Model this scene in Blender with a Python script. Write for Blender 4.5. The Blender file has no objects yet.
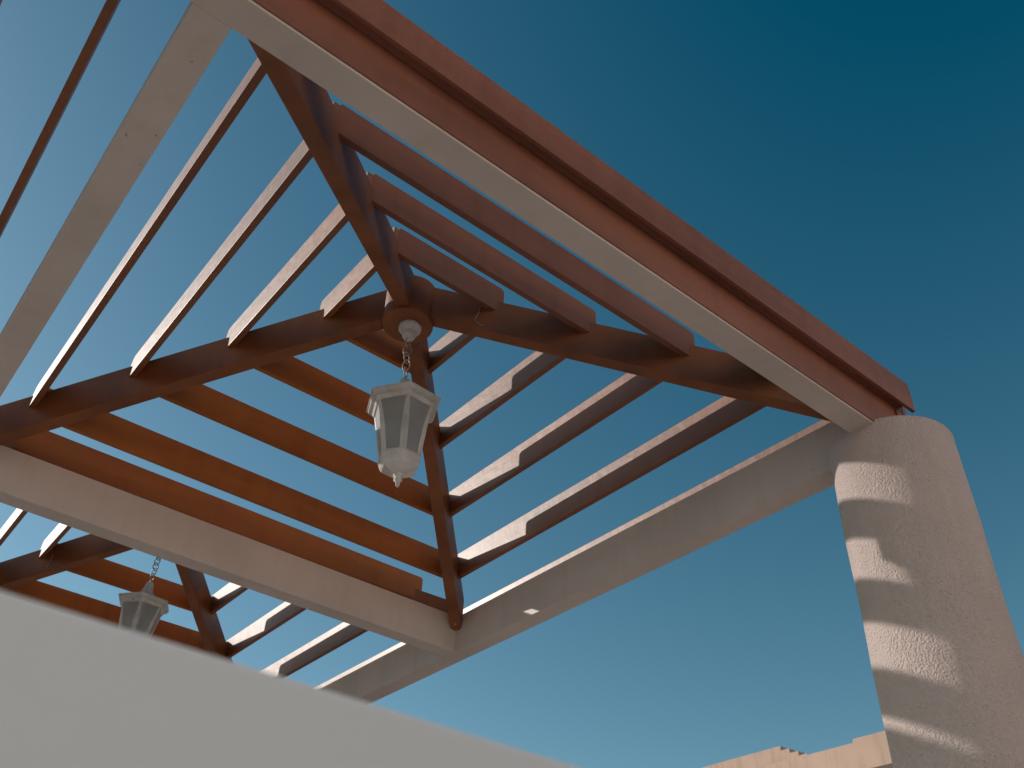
import bpy, bmesh, math, random
from mathutils import Vector, Matrix
random.seed(7)
S = 0.75
CZ = -3.118
EYE = 1.6
def Wz(z): return (z - CZ) * S + EYE          # pergola units -> metres above ground
def V(u, v, z): return Vector((u * S, v * S, Wz(z)))
# measured proportions of the pergola (bay units, 1 unit = 0.75 m)
L, W, B, HB = 4.0, 4.043, 0.151, 0.318
I1, ST, Z1, RI, PH, PT = 0.216, 0.4435, 0.487, 0.2313, 0.225, 0.0405
ZH0, RISE, WH, HH = 0.175, 1.035, 0.0484, 0.285
ZC, PC, HC = 0.2305, 0.078, 0.205
GU, GV = 4.165, 4.11
sc = bpy.context.scene
col = sc.collection

# ------------------------------------------------------------------ materials
def mat(name, base, rough=0.5, var=0.12, vscale=3.0, bump=0.1, bscale=60, bdist=0.002, spec=0.5,
        chips=None, chip_amt=0.0, streak=(1, 1, 1), base2=None, bump2=None, coat=0.0, crack=0.0, drip=0.0):
    m = bpy.data.materials.new(name); m.use_nodes = True
    N, K = m.node_tree.nodes, m.node_tree.links
    p = N['Principled BSDF']
    p.inputs['Roughness'].default_value = rough
    p.inputs['Specular IOR Level'].default_value = spec
    p.inputs['Coat Weight'].default_value = coat
    p.inputs['Coat Roughness'].default_value = 0.25
    tc = N.new('ShaderNodeNewGeometry')
    mp = N.new('ShaderNodeMapping'); mp.inputs['Scale'].default_value = streak
    K.new(tc.outputs['Position'], mp.inputs['Vector'])
    n1 = N.new('ShaderNodeTexNoise'); n1.inputs['Scale'].default_value = vscale; n1.inputs['Detail'].default_value = 6
    K.new(mp.outputs[0], n1.inputs['Vector'])
    r = N.new('ShaderNodeValToRGB')
    b2 = base2 or tuple(c * (1 - 1.6 * var) for c in base)
    r.color_ramp.elements[0].position = 0.32; r.color_ramp.elements[0].color = (*b2, 1)
    r.color_ramp.elements[1].position = 0.68; r.color_ramp.elements[1].color = (*[min(1, c * (1 + var)) for c in base], 1)
    K.new(n1.outputs['Fac'], r.inputs['Fac'])
    out = r.outputs['Color']
    if chips:
        n3 = N.new('ShaderNodeTexNoise'); n3.inputs['Scale'].default_value = 28; n3.inputs['Detail'].default_value = 3
        K.new(tc.outputs['Position'], n3.inputs['Vector'])
        r3 = N.new('ShaderNodeValToRGB')
        r3.color_ramp.elements[0].position = 1 - chip_amt; r3.color_ramp.elements[0].color = (0, 0, 0, 1)
        r3.color_ramp.elements[1].position = 1 - chip_amt + 0.02; r3.color_ramp.elements[1].color = (1, 1, 1, 1)
        K.new(n3.outputs['Fac'], r3.inputs['Fac'])
        mx = N.new('ShaderNodeMix'); mx.data_type = 'RGBA'
        K.new(r3.outputs['Color'], mx.inputs['Factor'])
        K.new(out, mx.inputs['A']); mx.inputs['B'].default_value = (*chips, 1)
        out = mx.outputs['Result']
    def darken(fac, amount, src):
        mx = N.new('ShaderNodeMix'); mx.data_type = 'RGBA'; mx.blend_type = 'MULTIPLY'
        K.new(fac, mx.inputs['Factor']); K.new(src, mx.inputs['A']); mx.inputs['B'].default_value = (amount, amount * 0.97, amount * 0.93, 1)
        return mx.outputs['Result']
    if crack:
        nd = N.new('ShaderNodeTexNoise'); nd.inputs['Scale'].default_value = 4; nd.inputs['Detail'].default_value = 4
        K.new(tc.outputs['Position'], nd.inputs['Vector'])
        va = N.new('ShaderNodeVectorMath'); va.operation = 'MULTIPLY_ADD'; va.inputs[1].default_value = (0.35,) * 3
        K.new(nd.outputs['Color'], va.inputs[0]); K.new(tc.outputs['Position'], va.inputs[2])
        vo = N.new('ShaderNodeTexVoronoi'); vo.feature = 'DISTANCE_TO_EDGE'; vo.inputs['Scale'].default_value = 1.7
        K.new(va.outputs[0], vo.inputs['Vector'])
        lt = N.new('ShaderNodeMath'); lt.operation = 'LESS_THAN'; lt.inputs[1].default_value = 0.0035
        K.new(vo.outputs['Distance'], lt.inputs[0])
        nm = N.new('ShaderNodeTexNoise'); nm.inputs['Scale'].default_value = 1.3
        K.new(tc.outputs['Position'], nm.inputs['Vector'])
        gt = N.new('ShaderNodeMath'); gt.operation = 'GREATER_THAN'; gt.inputs[1].default_value = 0.5
        K.new(nm.outputs['Fac'], gt.inputs[0])
        ml = N.new('ShaderNodeMath'); ml.operation = 'MULTIPLY'; K.new(lt.outputs[0], ml.inputs[0]); K.new(gt.outputs[0], ml.inputs[1])
        out = darken(ml.outputs[0], 1 - crack, out)
    if drip:
        md = N.new('ShaderNodeMapping'); md.inputs['Scale'].default_value = (9, 9, 0.7)
        K.new(tc.outputs['Position'], md.inputs['Vector'])
        nq = N.new('ShaderNodeTexNoise'); nq.inputs['Scale'].default_value = 1.5; nq.inputs['Detail'].default_value = 5
        K.new(md.outputs[0], nq.inputs['Vector'])
        rq = N.new('ShaderNodeValToRGB'); rq.color_ramp.elements[0].position = 0.5; rq.color_ramp.elements[1].position = 0.75
        K.new(nq.outputs['Fac'], rq.inputs['Fac'])
        out = darken(rq.outputs['Color'], 1 - drip, out)
    K.new(out, p.inputs['Base Color'])
    n2 = N.new('ShaderNodeTexNoise'); n2.inputs['Scale'].default_value = bscale; n2.inputs['Detail'].default_value = 5
    K.new(mp.outputs[0], n2.inputs['Vector'])
    bp = N.new('ShaderNodeBump'); bp.inputs['Strength'].default_value = bump; bp.inputs['Distance'].default_value = bdist
    K.new(n2.outputs['Fac'], bp.inputs['Height'])
    K.new(bp.outputs[0], p.inputs['Normal'])
    if bump2:
        n4 = N.new('ShaderNodeTexNoise'); n4.inputs['Scale'].default_value = bump2[0]; n4.inputs['Detail'].default_value = 2
        K.new(tc.outputs['Position'], n4.inputs['Vector'])
        b4 = N.new('ShaderNodeBump'); b4.inputs['Strength'].default_value = bump2[1]; b4.inputs['Distance'].default_value = bump2[2]
        K.new(n4.outputs['Fac'], b4.inputs['Height']); K.new(bp.outputs[0], b4.inputs['Normal'])
        K.new(b4.outputs[0], p.inputs['Normal'])
    return m

BROWN = (0.27, 0.083, 0.023)
M = {}
M['wood_u'] = mat('brown_painted_timber_u', BROWN, 0.5, 0.17, 6.0, 0.45, 55, 0.002, 0.6, (0.42, 0.28, 0.2), 0.235, (0.14, 1, 1), bump2=(12, 0.3, 0.01), drip=0.14)
M['wood_v'] = mat('brown_painted_timber_v', BROWN, 0.52, 0.17, 6.0, 0.45, 55, 0.002, 0.85, (0.42, 0.28, 0.2), 0.235, (1, 0.14, 1), bump2=(12, 0.3, 0.01), coat=0.08, drip=0.13)
SKYLIT, WARMLIT = (0.255, 0.092, 0.052), (0.42, 0.130, 0.024)  # light put into the browns: sky reflection on outer boards, warm bounce on inner
M['wood_out'] = mat('skylit_brown_board', SKYLIT, 0.5, 0.16, 6.0, 0.45, 55, 0.002, 0.5, (0.42, 0.28, 0.2), 0.235, (0.14, 1, 1), bump2=(12, 0.3, 0.01), drip=0.13)
M['wood_in'] = mat('warm_lit_brown_board', WARMLIT, 0.55, 0.16, 6.0, 0.45, 55, 0.002, 0.4, (0.42, 0.28, 0.2), 0.235, (0.14, 1, 1), bump2=(12, 0.3, 0.01), drip=0.13)
M['wood'] = mat('brown_painted_timber', BROWN, 0.5, 0.17, 5.0, 0.3, 45, 0.0015, 0.5, None, 0, bump2=(7, 0.25, 0.01), drip=0.13)
M['white'] = mat('offwhite_painted_beam', (0.67, 0.565, 0.495), 0.55, 0.07, 1.6, 0.3, 70, 0.0015, 0.4, (0.12, 0.09, 0.07), 0.25, bump2=(7, 0.3, 0.012), drip=0.05)
M['stucco'] = mat('cream_roughcast_render', (0.63, 0.51, 0.475), 0.9, 0.06, 2.5, 0.8, 260, 0.002, 0.25, bump2=(125, 1.0, 0.013), drip=0.06)
M['wallw'] = mat('white_garden_wall_render', (0.72, 0.775, 0.82), 0.85, 0.02, 1.2, 0.15, 120, 0.001, 0.3)
M['metal'] = mat('white_lantern_enamel', (0.66, 0.62, 0.57), 0.45, 0.12, 14, 0.3, 130, 0.001, 0.5, (0.2, 0.13, 0.08), 0.30, drip=0.15)
M['chain'] = mat('aged_brass_chain', (0.42, 0.33, 0.22), 0.4, 0.3, 30, 0.1, 100, 0.0005, 0.6)
M['paving'] = mat('sandstone_paving', (0.27, 0.22, 0.20), 0.85, 0.12, 0.9, 0.3, 40, 0.003, 0.3)
M['terra'] = mat('pink_terracotta_render', (0.62, 0.42, 0.33), 0.9, 0.07, 1.5, 0.4, 30, 0.006, 0.2, drip=0.2)
M['bounce_facade'] = mat('bounce_house_render', (0.68, 0.585, 0.54), 0.9, 0.04, 1.2, 0.4, 60, 0.004, 0.2)  # for the unseen house added as a sunlight reflector
M['dark'] = mat('dark_timber', (0.09, 0.035, 0.02), 0.6, 0.2, 3)
M['wire'] = mat('thin_beige_wire', (0.45, 0.33, 0.28), 0.5, 0.1, 3)
g = bpy.data.materials.new('frosted_lantern_glass'); g.use_nodes = True
p = g.node_tree.nodes['Principled BSDF']
p.inputs['Base Color'].default_value = (0.62, 0.60, 0.54, 1); p.inputs['Roughness'].default_value = 0.35
p.inputs['Transmission Weight'].default_value = 0.7; p.inputs['IOR'].default_value = 1.3
nn = g.node_tree.nodes.new('ShaderNodeTexNoise'); nn.inputs['Scale'].default_value = 9
rr = g.node_tree.nodes.new('ShaderNodeValToRGB')
rr.color_ramp.elements[0].color = (0.60, 0.59, 0.56, 1); rr.color_ramp.elements[1].color = (0.85, 0.83, 0.79, 1)
gg = g.node_tree.nodes.new('ShaderNodeNewGeometry')
g.node_tree.links.new(gg.outputs['Position'], nn.inputs['Vector']); g.node_tree.links.new(nn.outputs['Fac'], rr.inputs['Fac'])
g.node_tree.links.new(rr.outputs['Color'], p.inputs['Base Color'])
M['glass'] = g

# ------------------------------------------------------------------ helpers
def link(name, bm, m, parent=None, smooth=False):
    me = bpy.data.meshes.new(name)
    bmesh.ops.recalc_face_normals(bm, faces=bm.faces)
    bm.to_mesh(me); bm.free()
    me.materials.append(m)
    if smooth:
        for f in me.polygons: f.use_smooth = True
    o = bpy.data.objects.new(name, me); col.objects.link(o)
    if parent: o.parent = parent
    return o
def empty(name, label, cat, loc=(0, 0, 0), group=None):
    o = bpy.data.objects.new(name, None); col.objects.link(o)
    o.location = loc; o['label'] = label; o['category'] = cat
    if group: o['group'] = group
    return o
def local(parent, verts):
    bpy.context.view_layer.update()
    inv = parent.matrix_world.inverted() if parent else Matrix()
    return [inv @ v for v in verts]
def bevel(bm, w):
    if w > 0:
        bmesh.ops.bevel(bm, geom=list(bm.edges), offset=w, segments=2, profile=0.6, affect='EDGES', clamp_overlap=True)
def prism(name, prof, side, m, parent, bev=0.003):
    """prof: list of world points (planar outline); side: extrusion vector"""
    bm = bmesh.new()
    pr = local(parent, prof)
    a = [bm.verts.new(v) for v in pr]; b = [bm.verts.new(v + side) for v in pr]
    n = len(a)
    bm.faces.new(a); bm.faces.new(b[::-1])
    for i in range(n): bm.faces.new((a[i], a[(i + 1) % n], b[(i + 1) % n], b[i]))
    bevel(bm, bev)
    return link(name, bm, m, parent)
def boxw(name, lo, hi, m, parent, bev=0.004):
    lo, hi = Vector(lo), Vector(hi)
    prof = [Vector((lo.x, lo.y, lo.z)), Vector((hi.x, lo.y, lo.z)), Vector((hi.x, lo.y, hi.z)), Vector((lo.x, lo.y, hi.z))]
    return prism(name, prof, Vector((0, hi.y - lo.y, 0)), m, parent, bev)
def box(name, u0, v0, z0, u1, v1, z1, m, parent, bev=0.004):
    return boxw(name, V(u0, v0, z0), V(u1, v1, z1), m, parent, bev)
def lathe(bm, prof, cx=0, cy=0, seg=48, rot=0):
    rings = []
    for r, z in prof:
        rings.append([bm.verts.new((cx + r * math.cos(rot + 2 * math.pi * k / seg), cy + r * math.sin(rot + 2 * math.pi * k / seg), z)) for k in range(seg)])
    for a, b in zip(rings, rings[1:]):
        for k in range(seg): bm.faces.new((a[k], a[(k + 1) % seg], b[(k + 1) % seg], b[k]))
    bm.faces.new(rings[0][::-1]); bm.faces.new(rings[-1])
def tube(bm, pts, r, seg=8, closed=False):
    rings = []; n = len(pts)
    for i, q in enumerate(pts):
        a = pts[(i - 1) % n] if (closed or i > 0) else q
        b = pts[(i + 1) % n] if (closed or i < n - 1) else q
        t = (b - a).normalized()
        up = Vector((0.13, 0.21, 0.97)) if abs(t.z) < 0.9 else Vector((1, 0.1, 0))
        x = t.cross(up).normalized(); y = t.cross(x)
        rings.append([bm.verts.new(q + r * (math.cos(2 * math.pi * k / seg) * x + math.sin(2 * math.pi * k / seg) * y)) for k in range(seg)])
    rng = range(n) if closed else range(n - 1)
    for i in rng:
        a, b = rings[i], rings[(i + 1) % n]
        for k in range(seg): bm.faces.new((a[k], a[(k + 1) % seg], b[(k + 1) % seg], b[k]))
    if not closed: bm.faces.new(rings[0][::-1]); bm.faces.new(rings[-1])

# ------------------------------------------------------------------ ground
bm = bmesh.new()
vs = [bm.verts.new(q) for q in ((-1500, -1500, 0), (1500, -1500, 0), (1500, 1500, 0), (-1500, 1500, 0))]
bm.faces.new(vs)
gr = link('ground', bm, M['paving']); gr['kind'] = 'structure'

# ------------------------------------------------------------------ pergola
per = empty('pergola', 'large pergola of off-white beams and brown slatted pyramid roofs standing on a round cream column', 'pergola', (L / 2 * S, W / 2 * S, 0))
bpy.context.view_layer.update()

def rounded(s0, s1, z0, z1, r=0.022, start=True):
    """outline in (length, height) with softly rounded top corners"""
    pts = [(s0, z0), (s1, z0)]
    for k in range(5):
        a = math.pi / 2 * k / 4
        pts.append((s1 - r + r * math.cos(a), z1 - r + r * math.sin(a)))
    if not start: return pts + [(s0, z1)]
    for k in range(5):
        a = math.pi / 2 + math.pi / 2 * k / 4
        pts.append((s0 + r + r * math.cos(a), z1 - r + r * math.sin(a)))
    return pts
def purlin_u(u0, u1, v0, z, ou, ov, m='wood_u'):
    j = random.uniform(-0.002, 0.002)
    prof = [Vector(((ou * S) + s, (v0 + ov) * S, h)) for s, h in rounded(u0 * S, u1 * S, Wz(z) + j, Wz(z + PH) + j, start=False)]
    prism('purlin', prof, Vector((0, PT * S, 0)), M[m], per, 0.0022)
def purlin_v(v0, v1, u0, z, ou, ov):
    j = random.uniform(-0.002, 0.002)
    prof = [Vector(((u0 + ou) * S, ov * S + s, h)) for s, h in rounded(v0 * S, v1 * S, Wz(z) + j, Wz(z + PH) + j)]
    prism('purlin', prof, Vector((PT * S, 0, 0)), M['wood_v'], per, 0.0022)
def roof(ou, ov):
    for k in range(4):
        i = I1 + k * ST; z = Z1 + k * RI
        purlin_v(i, W - i, i, z, ou, ov)                               # left side of the ring
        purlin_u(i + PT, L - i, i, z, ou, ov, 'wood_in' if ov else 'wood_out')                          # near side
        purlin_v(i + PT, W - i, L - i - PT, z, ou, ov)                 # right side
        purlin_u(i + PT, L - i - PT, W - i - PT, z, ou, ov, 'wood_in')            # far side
    apex = Vector((L / 2, W / 2))
    for c in ((0, 0), (L, 0), (L, W), (0, W)):
        c = Vector(c); d = (apex - c); Ln = d.length; d.normalize()
        nrm = Vector((-d.y, d.x)) * WH
        s0, s1 = 0.022, Ln - 0.10
        prof = []
        for s, top in ((s0, 0), (s1, 0), (s1, 1), (s0, 1)):
            q = c + d * s - nrm
            prof.append(V(q.x + ou, q.y + ov, ZH0 + RISE * s / Ln + HH * top))
        prism('hip_rafter', prof, Vector((2 * nrm.x * S, 2 * nrm.y * S, 0)), M['wood'], per, 0.004)
        for s in (0.09,):
            q = c + d * s
            bm = bmesh.new(); bq = V(q.x + ou, q.y + ov, ZH0 + RISE * s / Ln); bq -= per.location
            lathe(bm, [(0.006, bq.z - 0.006), (0.009, bq.z - 0.004), (0.009, bq.z + 0.012)], bq.x, bq.y, 6)
            link('bolt', bm, M['chain'], per)
    bm = bmesh.new()
    R = 0.175 * S; zb, zt = Wz(1.112), Wz(1.45)
    cx, cy = (L / 2 + ou) * S - per.location.x, (W / 2 + ov) * S - per.location.y
    lathe(bm, [(R - 0.012, zb), (R - 0.003, zb + 0.004), (R, zb + 0.014), (R, zt - 0.014), (R - 0.004, zt - 0.004), (R - 0.014, zt)], cx, cy, 56)
    h = link('roof_hub', bm, M['wood'], per)
    for f in h.data.polygons: f.use_smooth = abs(f.normal.z) < 0.5
for ou, ov in ((0, 0), (0, GV), (-GU, 0), (-GU, GV)): roof(ou, ov)

V2 = GV + W                                                             # inner edge of the far outer beam
beam = lambda *a: box('beam', *a, M['white'], per, 0.0018)
beam(L, -B, 0, L + B, V2 + B, HB)                                       # right outer beam
beam(-GU - B, -B, 0, L - 0.0005, -0.010, HB)                                  # near outer beam
beam(-GU - B, V2, 0, L - 0.0005, V2 + B, HB)
beam(0.0005, W, 0, L - 0.0005, W + B, HB)                                # middle cross beam
beam(-GU, W, 0, -B - 0.001, W + B, HB)
beam(-B, -0.0095, 0, 0, V2 - 0.001, HB)                                   # middle long beam
beam(-GU - B, -0.0095, 0, -GU, V2 - 0.001, HB)
# brown fascia and cornice on the outer faces
F = 0.008
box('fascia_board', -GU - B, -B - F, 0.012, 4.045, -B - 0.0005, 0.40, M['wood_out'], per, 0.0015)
box('fascia_board', L + B + 0.0005, -B + 0.002, 0.012, L + B + F, V2 + B, 0.40, M['wood_v'], per, 0.0015)
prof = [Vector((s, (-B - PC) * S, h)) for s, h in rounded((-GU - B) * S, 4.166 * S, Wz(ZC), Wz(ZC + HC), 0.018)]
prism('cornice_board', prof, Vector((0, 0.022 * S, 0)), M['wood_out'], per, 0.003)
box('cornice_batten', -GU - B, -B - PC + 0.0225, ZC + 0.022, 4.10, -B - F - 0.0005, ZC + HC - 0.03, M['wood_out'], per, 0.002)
box('cornice_board', L + B + 0.037, -B + 0.005, ZC, L + B + PC, V2 + B, 0.52, M['wood_v'], per, 0.003)
box('end_plate', 4.047, -B - 0.007, 0.010, L + B + 0.001, -B - 0.0005, 0.36, M['wood_v'], per, 0.0015)
box('end_block', 4.060, -B - 0.020, 0.0, 4.112, -B - 0.0075, ZC - 0.004, M['wood_v'], per, 0.002)
box('end_block', 4.172, -B - 0.052, 0.0, 4.262, -B - 0.006, ZC - 0.004, M['wood_v'], per, 0.002)
# columns
def column(u, v, r=0.341):
    bm = bmesh.new()
    cx, cy = u * S - per.location.x, v * S - per.location.y; r *= S; zt = Wz(0.042)
    seg = 128; prof = [(r, 0.0)]
    n = 60
    for k in range(n + 1): prof.append((r + 0.0015 * math.sin(k * 0.6) + random.uniform(-.0008, .0008), 0.05 + (zt - 0.10) * k / n))
    for k in range(1, 7):
        a = math.pi / 2 * k / 6; prof.append((r - 0.03 + 0.03 * math.cos(a), zt - 0.03 + 0.03 * math.sin(a)))
    lathe(bm, prof, cx, cy, seg)
    link('column', bm, M['stucco'], per, True)
column(4.112, -0.048)
column(4.121, V2 + 0.07)
column(-GU - 0.08, -0.055); column(-GU - 0.08, V2 + 0.07)

# ------------------------------------------------------------------ lanterns
HEXROT = math.radians(0)
def lantern(label, apex, tilt, rot, nl=5, drop=0.438):
    t = empty('hanging_lantern', label, 'lantern', apex, 'lanterns hanging from the pergola hubs')
    u = S
    # everything in local metres, z = 0 at the hub's underside
    bm = bmesh.new()
    lathe(bm, [(0.078 * u, 0.0), (0.080 * u, -0.010 * u), (0.076 * u, -0.028 * u), (0.066 * u, -0.040 * u), (0.050 * u, -0.055 * u), (0.045 * u, -0.085 * u), (0.034 * u, -0.105 * u), (0.012 * u, -0.114 * u)], seg=40)
    link('ceiling_rose', bm, M['metal'], t)
    bm = bmesh.new()
    dirv = Vector((math.sin(tilt[0]), math.sin(tilt[1]), -1)).normalized()
    zc0, zc1 = -0.112 * u, -drop * u
    step = (zc0 - zc1) / nl
    for k in range(nl):
        c = Vector((0, 0, zc0)) + dirv * (step * (k + 0.5)); a = 0.5 + k * math.pi / 2 + 0.25 * math.sin(k * 2.1)
        ax = Vector((math.cos(a), math.sin(a), 0))
        pts = [c + ax * (0.027 * u * math.cos(q)) + dirv * (step * 0.70 * math.sin(q)) for q in [2 * math.pi * j / 20 for j in range(20)]]
        tube(bm, pts, 0.0048 * u, 8, True)
    link('chain', bm, M['chain'], t, True)
    base = Vector((0, 0, zc0)) + dirv * (zc0 - zc1)
    R = Matrix.Translation(base) @ Vector((0, 0, -1)).rotation_difference(dirv).to_matrix().to_4x4() @ Matrix.Rotation(rot, 4, 'Z') @ Matrix.Scale(u, 4)
    def hexring(bm, r, z): return [bm.verts.new((r * math.cos(math.pi / 3 * k), r * math.sin(math.pi / 3 * k), z)) for k in range(6)]
    def shell(name, prof, m, seg6=True, seg=32, bev=0.0, smooth=False):
        bm = bmesh.new()
        if seg6:
            rs = [hexring(bm, r, z) for r, z in prof]
            for a, b in zip(rs, rs[1:]):
                for k in range(6): bm.faces.new((a[k], a[(k + 1) % 6], b[(k + 1) % 6], b[k]))
            bm.faces.new(rs[0][::-1]); bm.faces.new(rs[-1])
            bevel(bm, bev)
        else: lathe(bm, prof, seg=seg)
        bm.transform(R)
        return link(name, bm, m, t, smooth)
    # bell-shaped hexagonal roof with deep eave; local z from 0 (ring) downwards
    roofp = shell('lantern_roof', [(0.016, -0.018), (0.036, -0.036), (0.046, -0.090), (0.060, -0.13), (0.10, -0.175), (0.16, -0.205), (0.242, -0.222), (0.251, -0.226), (0.251, -0.234), (0.241, -0.237), (0.238, -0.252), (0.215, -0.255)], M['metal'], True, bev=0.002)
    shell('hanging_loop', [(0.008, 0.005), (0.012, -0.01), (0.010, -0.03), (0.022, -0.036), (0.022, -0.046)], M['metal'], False, 24, smooth=True)
    # body: tapered six-sided frame
    zt, zb, rt_, rb = -0.255, -0.655, 0.203, 0.134
    shell('body_frame_top', [(0.210, zt + 0.004), (0.212, zt - 0.012), (0.200, zt - 0.035), (0.19, zt - 0.035)], M['metal'], True, bev=0.002)
    bm = bmesh.new()
    for k in range(6):
        a = math.pi / 3 * k; c = Vector((math.cos(a), math.sin(a), 0)); s = Vector((-math.sin(a), math.cos(a), 0))
        prof = []
        top = c * (rt_ - 0.004); bot = c * (rb + 0.002)
        q0 = [top - c * 0.020 + s * 0.024 + Vector((0, 0, zt)), top + c * 0.0 + Vector((0, 0, zt)), top - c * 0.020 - s * 0.024 + Vector((0, 0, zt)), top - c * 0.030 + Vector((0, 0, zt))]
        q1 = [bot - c * 0.018 + s * 0.021 + Vector((0, 0, zb)), bot + Vector((0, 0, zb)), bot - c * 0.018 - s * 0.021 + Vector((0, 0, zb)), bot - c * 0.028 + Vector((0, 0, zb))]
        va = [bm.verts.new(v) for v in q0]; vb = [bm.verts.new(v) for v in q1]
        bm.faces.new(va); bm.faces.new(vb[::-1])
        for j in range(4): bm.faces.new((va[j], va[(j + 1) % 4], vb[(j + 1) % 4], vb[j]))
    bm.transform(R); link('corner_bars', bm, M['metal'], t)
    for k in range(6):
        a0, a1 = math.pi / 3 * k, math.pi / 3 * (k + 1)
        bm = bmesh.new(); f = 0.955
        P = [Vector((rt_ * f * math.cos(a0), rt_ * f * math.sin(a0), zt - 0.02)), Vector((rt_ * f * math.cos(a1), rt_ * f * math.sin(a1), zt - 0.02)),
             Vector((rb * f * math.cos(a1), rb * f * math.sin(a1), zb + 0.01)), Vector((rb * f * math.cos(a0), rb * f * math.sin(a0), zb + 0.01))]
        mid = Vector((math.cos((a0 + a1) / 2), math.sin((a0 + a1) / 2), 0)) * -0.006
        va = [bm.verts.new(q) for q in P]; vb = [bm.verts.new(q + mid) for q in P]
        bm.faces.new(va); bm.faces.new(vb[::-1])
        for j in range(4): bm.faces.new((va[j], va[(j + 1) % 4], vb[(j + 1) % 4], vb[j]))
        bm.transform(R); link('glass_pane', bm, M['glass'], t)
    shell('bulb', [(0.012, -0.262), (0.016, -0.34), (0.03, -0.40), (0.04, -0.45), (0.03, -0.49), (0.008, -0.51)], M['wallw'], False, 20, smooth=True)
    shell('lower_bowl', [(0.126, zb + 0.022), (0.139, zb + 0.012), (0.141, zb - 0.004), (0.135, zb - 0.014), (0.127, zb - 0.045), (0.112, zb - 0.068), (0.050, zb - 0.100), (0.026, zb - 0.108)], M['metal'], True, bev=0.002)
    shell('finial', [(0.030, zb - 0.102), (0.032, zb - 0.114), (0.018, zb - 0.122), (0.024, zb - 0.134), (0.027, zb - 0.144), (0.014, zb - 0.156), (0.013, zb - 0.178), (0.006, zb - 0.19)], M['metal'], False, 20, smooth=True)
    return t
ROT1 = math.radians(-114)
lantern('white hexagonal lantern hanging whole in front of the slatted roof, nearer of the two', V(L / 2 + 0.016, W / 2 - 0.012, 1.112), (0.045, -0.035), ROT1)
lantern('white hexagonal lantern hanging behind the low grey wall, its lower half hidden', V(L / 2 - 0.03, W / 2 + GV + 0.02, 1.112), (0.0, 0.02), ROT1, 5, 0.385)

# thin wires left hanging from the rafters
def wire(pts, label):
    bm = bmesh.new(); tube(bm, [Vector(q) for q in pts], 0.0022, 6)
    o = link('wire', bm, M['wire'], None, True); o['label'] = label; o['category'] = 'wire'
    return o
def on_hip(s, side, dz, corner, ou=0, ov=0):
    """point just off the side face of a hip rafter, s = fraction from corner to apex"""
    c = Vector(corner); d = Vector((L / 2, W / 2)) - c; n = Vector((-d.y, d.x)).normalized() * (WH + 0.006) * side
    q = c + d * s + n
    return V(q.x + ou, q.y + ov, ZH0 + RISE * s + dz)
wire([on_hip(0.822, 1, 0.22, (L, 0)), on_hip(0.824, 1, 0.14, (L, 0)), on_hip(0.834, 1, 0.06, (L, 0)), on_hip(0.822, 1, 0.035, (L, 0)), on_hip(0.81, 1, 0.03, (L, 0))], 'thin pale wire dangling on the brown rafter right of the nearer lantern')
wire([on_hip(0.62, -1, 0.16, (0, W), 0, GV), on_hip(0.618, -1, 0.09, (0, W), 0, GV), on_hip(0.612, -1, 0.02, (0, W), 0, GV)], 'thin pale wire dangling on the far brown rafter above the low grey wall')

# ------------------------------------------------------------------ low wall close to the camera
DV = 0.60
cam_loc = V(-0.2541, -2.1744, CZ)
wt = EYE + DV * 0.4035
wl = boxw('garden_wall', (-5.0, cam_loc.y + DV, 0), (9.0, cam_loc.y + DV + 0.2, wt), M['wallw'], None, 0.006)
wl['label'] = 'plain pale grey wall, smooth and out of focus, close in the foreground'; wl['category'] = 'wall'

# ------------------------------------------------------------------ camera
f, az, pi, ro = 927.16, 0.923, 0.677, 0.0544
fw = Vector((math.cos(az) * math.cos(pi), math.sin(az) * math.cos(pi), math.sin(pi)))
rt = Vector((math.sin(az), -math.cos(az), 0)); up = rt.cross(fw)
c_, s_ = math.cos(ro), math.sin(ro)
rt2 = c_ * rt + s_ * up; up2 = -s_ * rt + c_ * up
cd = bpy.data.cameras.new('camera'); cam = bpy.data.objects.new('camera', cd); col.objects.link(cam)
cam.matrix_world = Matrix(((rt2.x, up2.x, -fw.x, cam_loc.x), (rt2.y, up2.y, -fw.y, cam_loc.y), (rt2.z, up2.z, -fw.z, cam_loc.z), (0, 0, 0, 1)))
cd.sensor_width = 36; cd.lens = f / 1024 * 36; cd.clip_end = 5000; cd.clip_start = 0.02
cd.dof.use_dof = True; cd.dof.focus_distance = 4.3; cd.dof.aperture_fstop = 4.6
sc.camera = cam

# ------------------------------------------------------------------ terracotta houses far behind
def ray(px, py): return (fw + rt2 * ((px - 512) / f) - up2 * ((py - 384) / f))
def at_u(px, py, x):
    d = ray(px, py); return cam_loc + d * ((x - cam_loc.x) / d.x)
def parapet_house(name, label, x, pts, depth, y_far):
    """wall facing -x in the plane x; pts: pixel corners of its parapet from left (+y) to right (-y), alternating level runs"""
    t = empty(name, label, 'building', (x, 0, 0))
    P = [at_u(px, py, x) for px, py in pts]
    prof = [Vector((x, y_far, 0)), Vector((x, y_far, P[0].z))]
    for q in P: prof.append(Vector((x, q.y, q.z)))
    prof.append(Vector((x, P[-1].y, 0)))
    # outer wall below, parapet above
    prism('wall', prof, Vector((depth, 0, 0)), M['terra'], t, 0.0)
    return t, P
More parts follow.
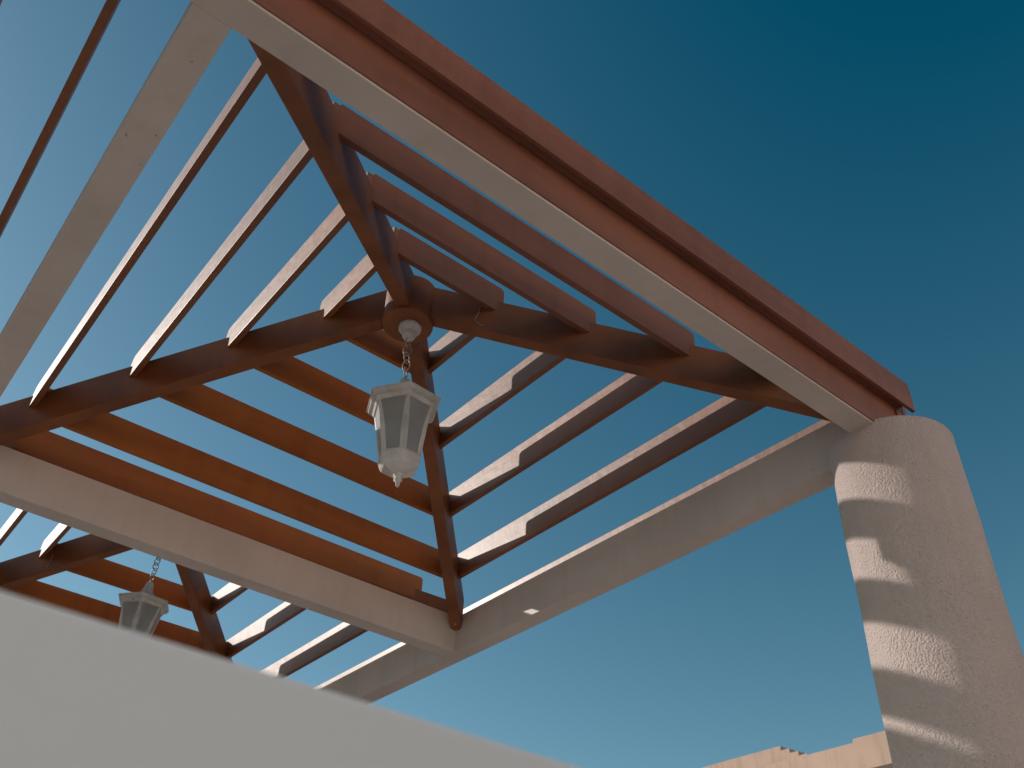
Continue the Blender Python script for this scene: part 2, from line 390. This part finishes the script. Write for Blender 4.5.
# level helper: build stepped outlines with truly horizontal treads
def steps(x, start, runs):
    """start pixel; runs: list of (px, z change after the run)"""
    q = at_u(*start, x); z = q.z; out = [(q.y, z)]
    for px, dz in runs:
        # where the horizontal line at z crosses image column px
        lo, hi = out[-1][0] - 30, out[-1][0]
        for _ in range(50):
            m_ = (lo + hi) / 2; d = Vector((x, m_, z)) - cam_loc
            xx = 512 + f * d.dot(rt2) / d.dot(fw)
            if xx > px: lo = m_
            else: hi = m_
        y = (lo + hi) / 2
        out.append((y, z)); z += dz; out.append((y, z))
    return out
def house(name, label, x, outline, y_far, zleft, depth, m=M['terra']):
    t = empty(name, label, 'building', (x, outline[-1][0], 0))
    prof = [Vector((x, y_far, 0)), Vector((x, y_far, zleft))] + [Vector((x, y, z)) for y, z in outline]
    prof.append(Vector((x, outline[-1][0], 0)))
    prism('wall', prof, Vector((depth, 0, 0)), m, t, 0.0)
    return t
xb = 13.0
o1 = steps(xb, (729, 760), [(780, -0.075), (789, -0.075), (798, -0.075), (807, -0.075), (816, -2.0)])[:-1]
h1 = house('terracotta_house', 'pink terracotta building far behind, its parapet ending in four small steps', xb, o1, o1[0][0] + 6, o1[0][1] - 0.05, 0.30)
xf = 10.5
o2 = steps(xf, (740, 772.5), [(853, 0.045), (960, -3.0)])[:-1]
h2 = house('terracotta_house', 'pink terracotta building with one low parapet step, partly hidden by the round column', xf, o2, o2[0][0] + 0.01, o2[0][1], 0.30)
q = at_u(868, 769, xf - 0.05); 
boxw('timber_lintel', (xf - 0.06, o2[-1][0] + 0.1, q.z - 0.12), (xf - 0.002, q.y, q.z), M['dark'], h2, 0.004)
boxw('roof_slab', (xf + 0.305, o2[-1][0] + 0.02, 0), (xf + 2.2, o2[0][0] - 0.1, o2[0][1] - 0.5), M['terra'], h2, 0)
boxw('roof_slab', (xb + 0.305, o1[-1][0] + 0.02, 0), (xb + 6, o1[0][0] + 5.8, o1[0][1] - 0.9), M['terra'], h1, 0)

# ------------------------------------------------------------------ unseen house, added to bounce sunlight onto the pergola
hs = empty('bounce_house', 'unseen cream house added behind the camera to bounce sunlight onto the pergola', 'building', (0, -6, 0))
yh = -5.2
boxw('wall', (-9, yh - 0.3, 0), (10, yh, 8.2), M['bounce_facade'], hs, 0.0)
boxw('roof_edge', (-9.1, yh - 0.5, 8.2), (10.1, yh + 0.1, 8.35), M['terra'], hs, 0.004)
for xw in (-6.5, -2.8, 1.2, 5.4):
    boxw('window_frame', (xw, yh + 0.002, 1.0), (xw + 1.2, yh + 0.05, 2.3), M['dark'], hs, 0.004)
    boxw('window_pane', (xw + 0.08, yh + 0.052, 1.08), (xw + 1.12, yh + 0.06, 2.22), M['glass'], hs, 0)

# ------------------------------------------------------------------ light
SAZ, SEL = math.radians(126), math.radians(23.95)
sd = Vector((math.cos(SAZ) * math.cos(SEL), math.sin(SAZ) * math.cos(SEL), math.sin(SEL)))
ld = bpy.data.lights.new('sun', 'SUN'); ld.energy = 3.95; ld.angle = math.radians(0.5); ld.color = (1.0, 0.93, 0.86)
lo = bpy.data.objects.new('sun', ld); col.objects.link(lo); lo.rotation_euler = sd.to_track_quat('Z', 'Y').to_euler()
w = bpy.data.worlds.new('World'); sc.world = w; w.use_nodes = True
N, K = w.node_tree.nodes, w.node_tree.links
sky = N.new('ShaderNodeTexSky'); sky.sky_type = 'NISHITA'; sky.sun_disc = False
sky.sun_elevation = SEL; sky.sun_rotation = math.pi / 2 - SAZ
sky.altitude = 300; sky.air_density = 1.0; sky.dust_density = 0.6; sky.ozone_density = 1.5
ma = N.new('ShaderNodeVectorMath'); ma.operation = 'MULTIPLY_ADD'
ma.inputs[1].default_value = (2.42, 2.70, 2.40); ma.inputs[2].default_value = (-1.43, -1.41, -1.95)
mx_ = N.new('ShaderNodeVectorMath'); mx_.operation = 'MAXIMUM'; mx_.inputs[1].default_value = (0.03, 0.3, 0.5)
K.new(sky.outputs[0], ma.inputs[0]); K.new(ma.outputs[0], mx_.inputs[0])
K.new(mx_.outputs[0], N['Background'].inputs['Color']); N['Background'].inputs['Strength'].default_value = 0.07
sc.view_settings.view_transform = 'Standard'; sc.view_settings.look = 'None'; sc.view_settings.exposure = -0.4; sc.view_settings.gamma = 1
sc.render.engine = 'CYCLES'
sc.cycles.max_bounces = 8; sc.cycles.diffuse_bounces = 5
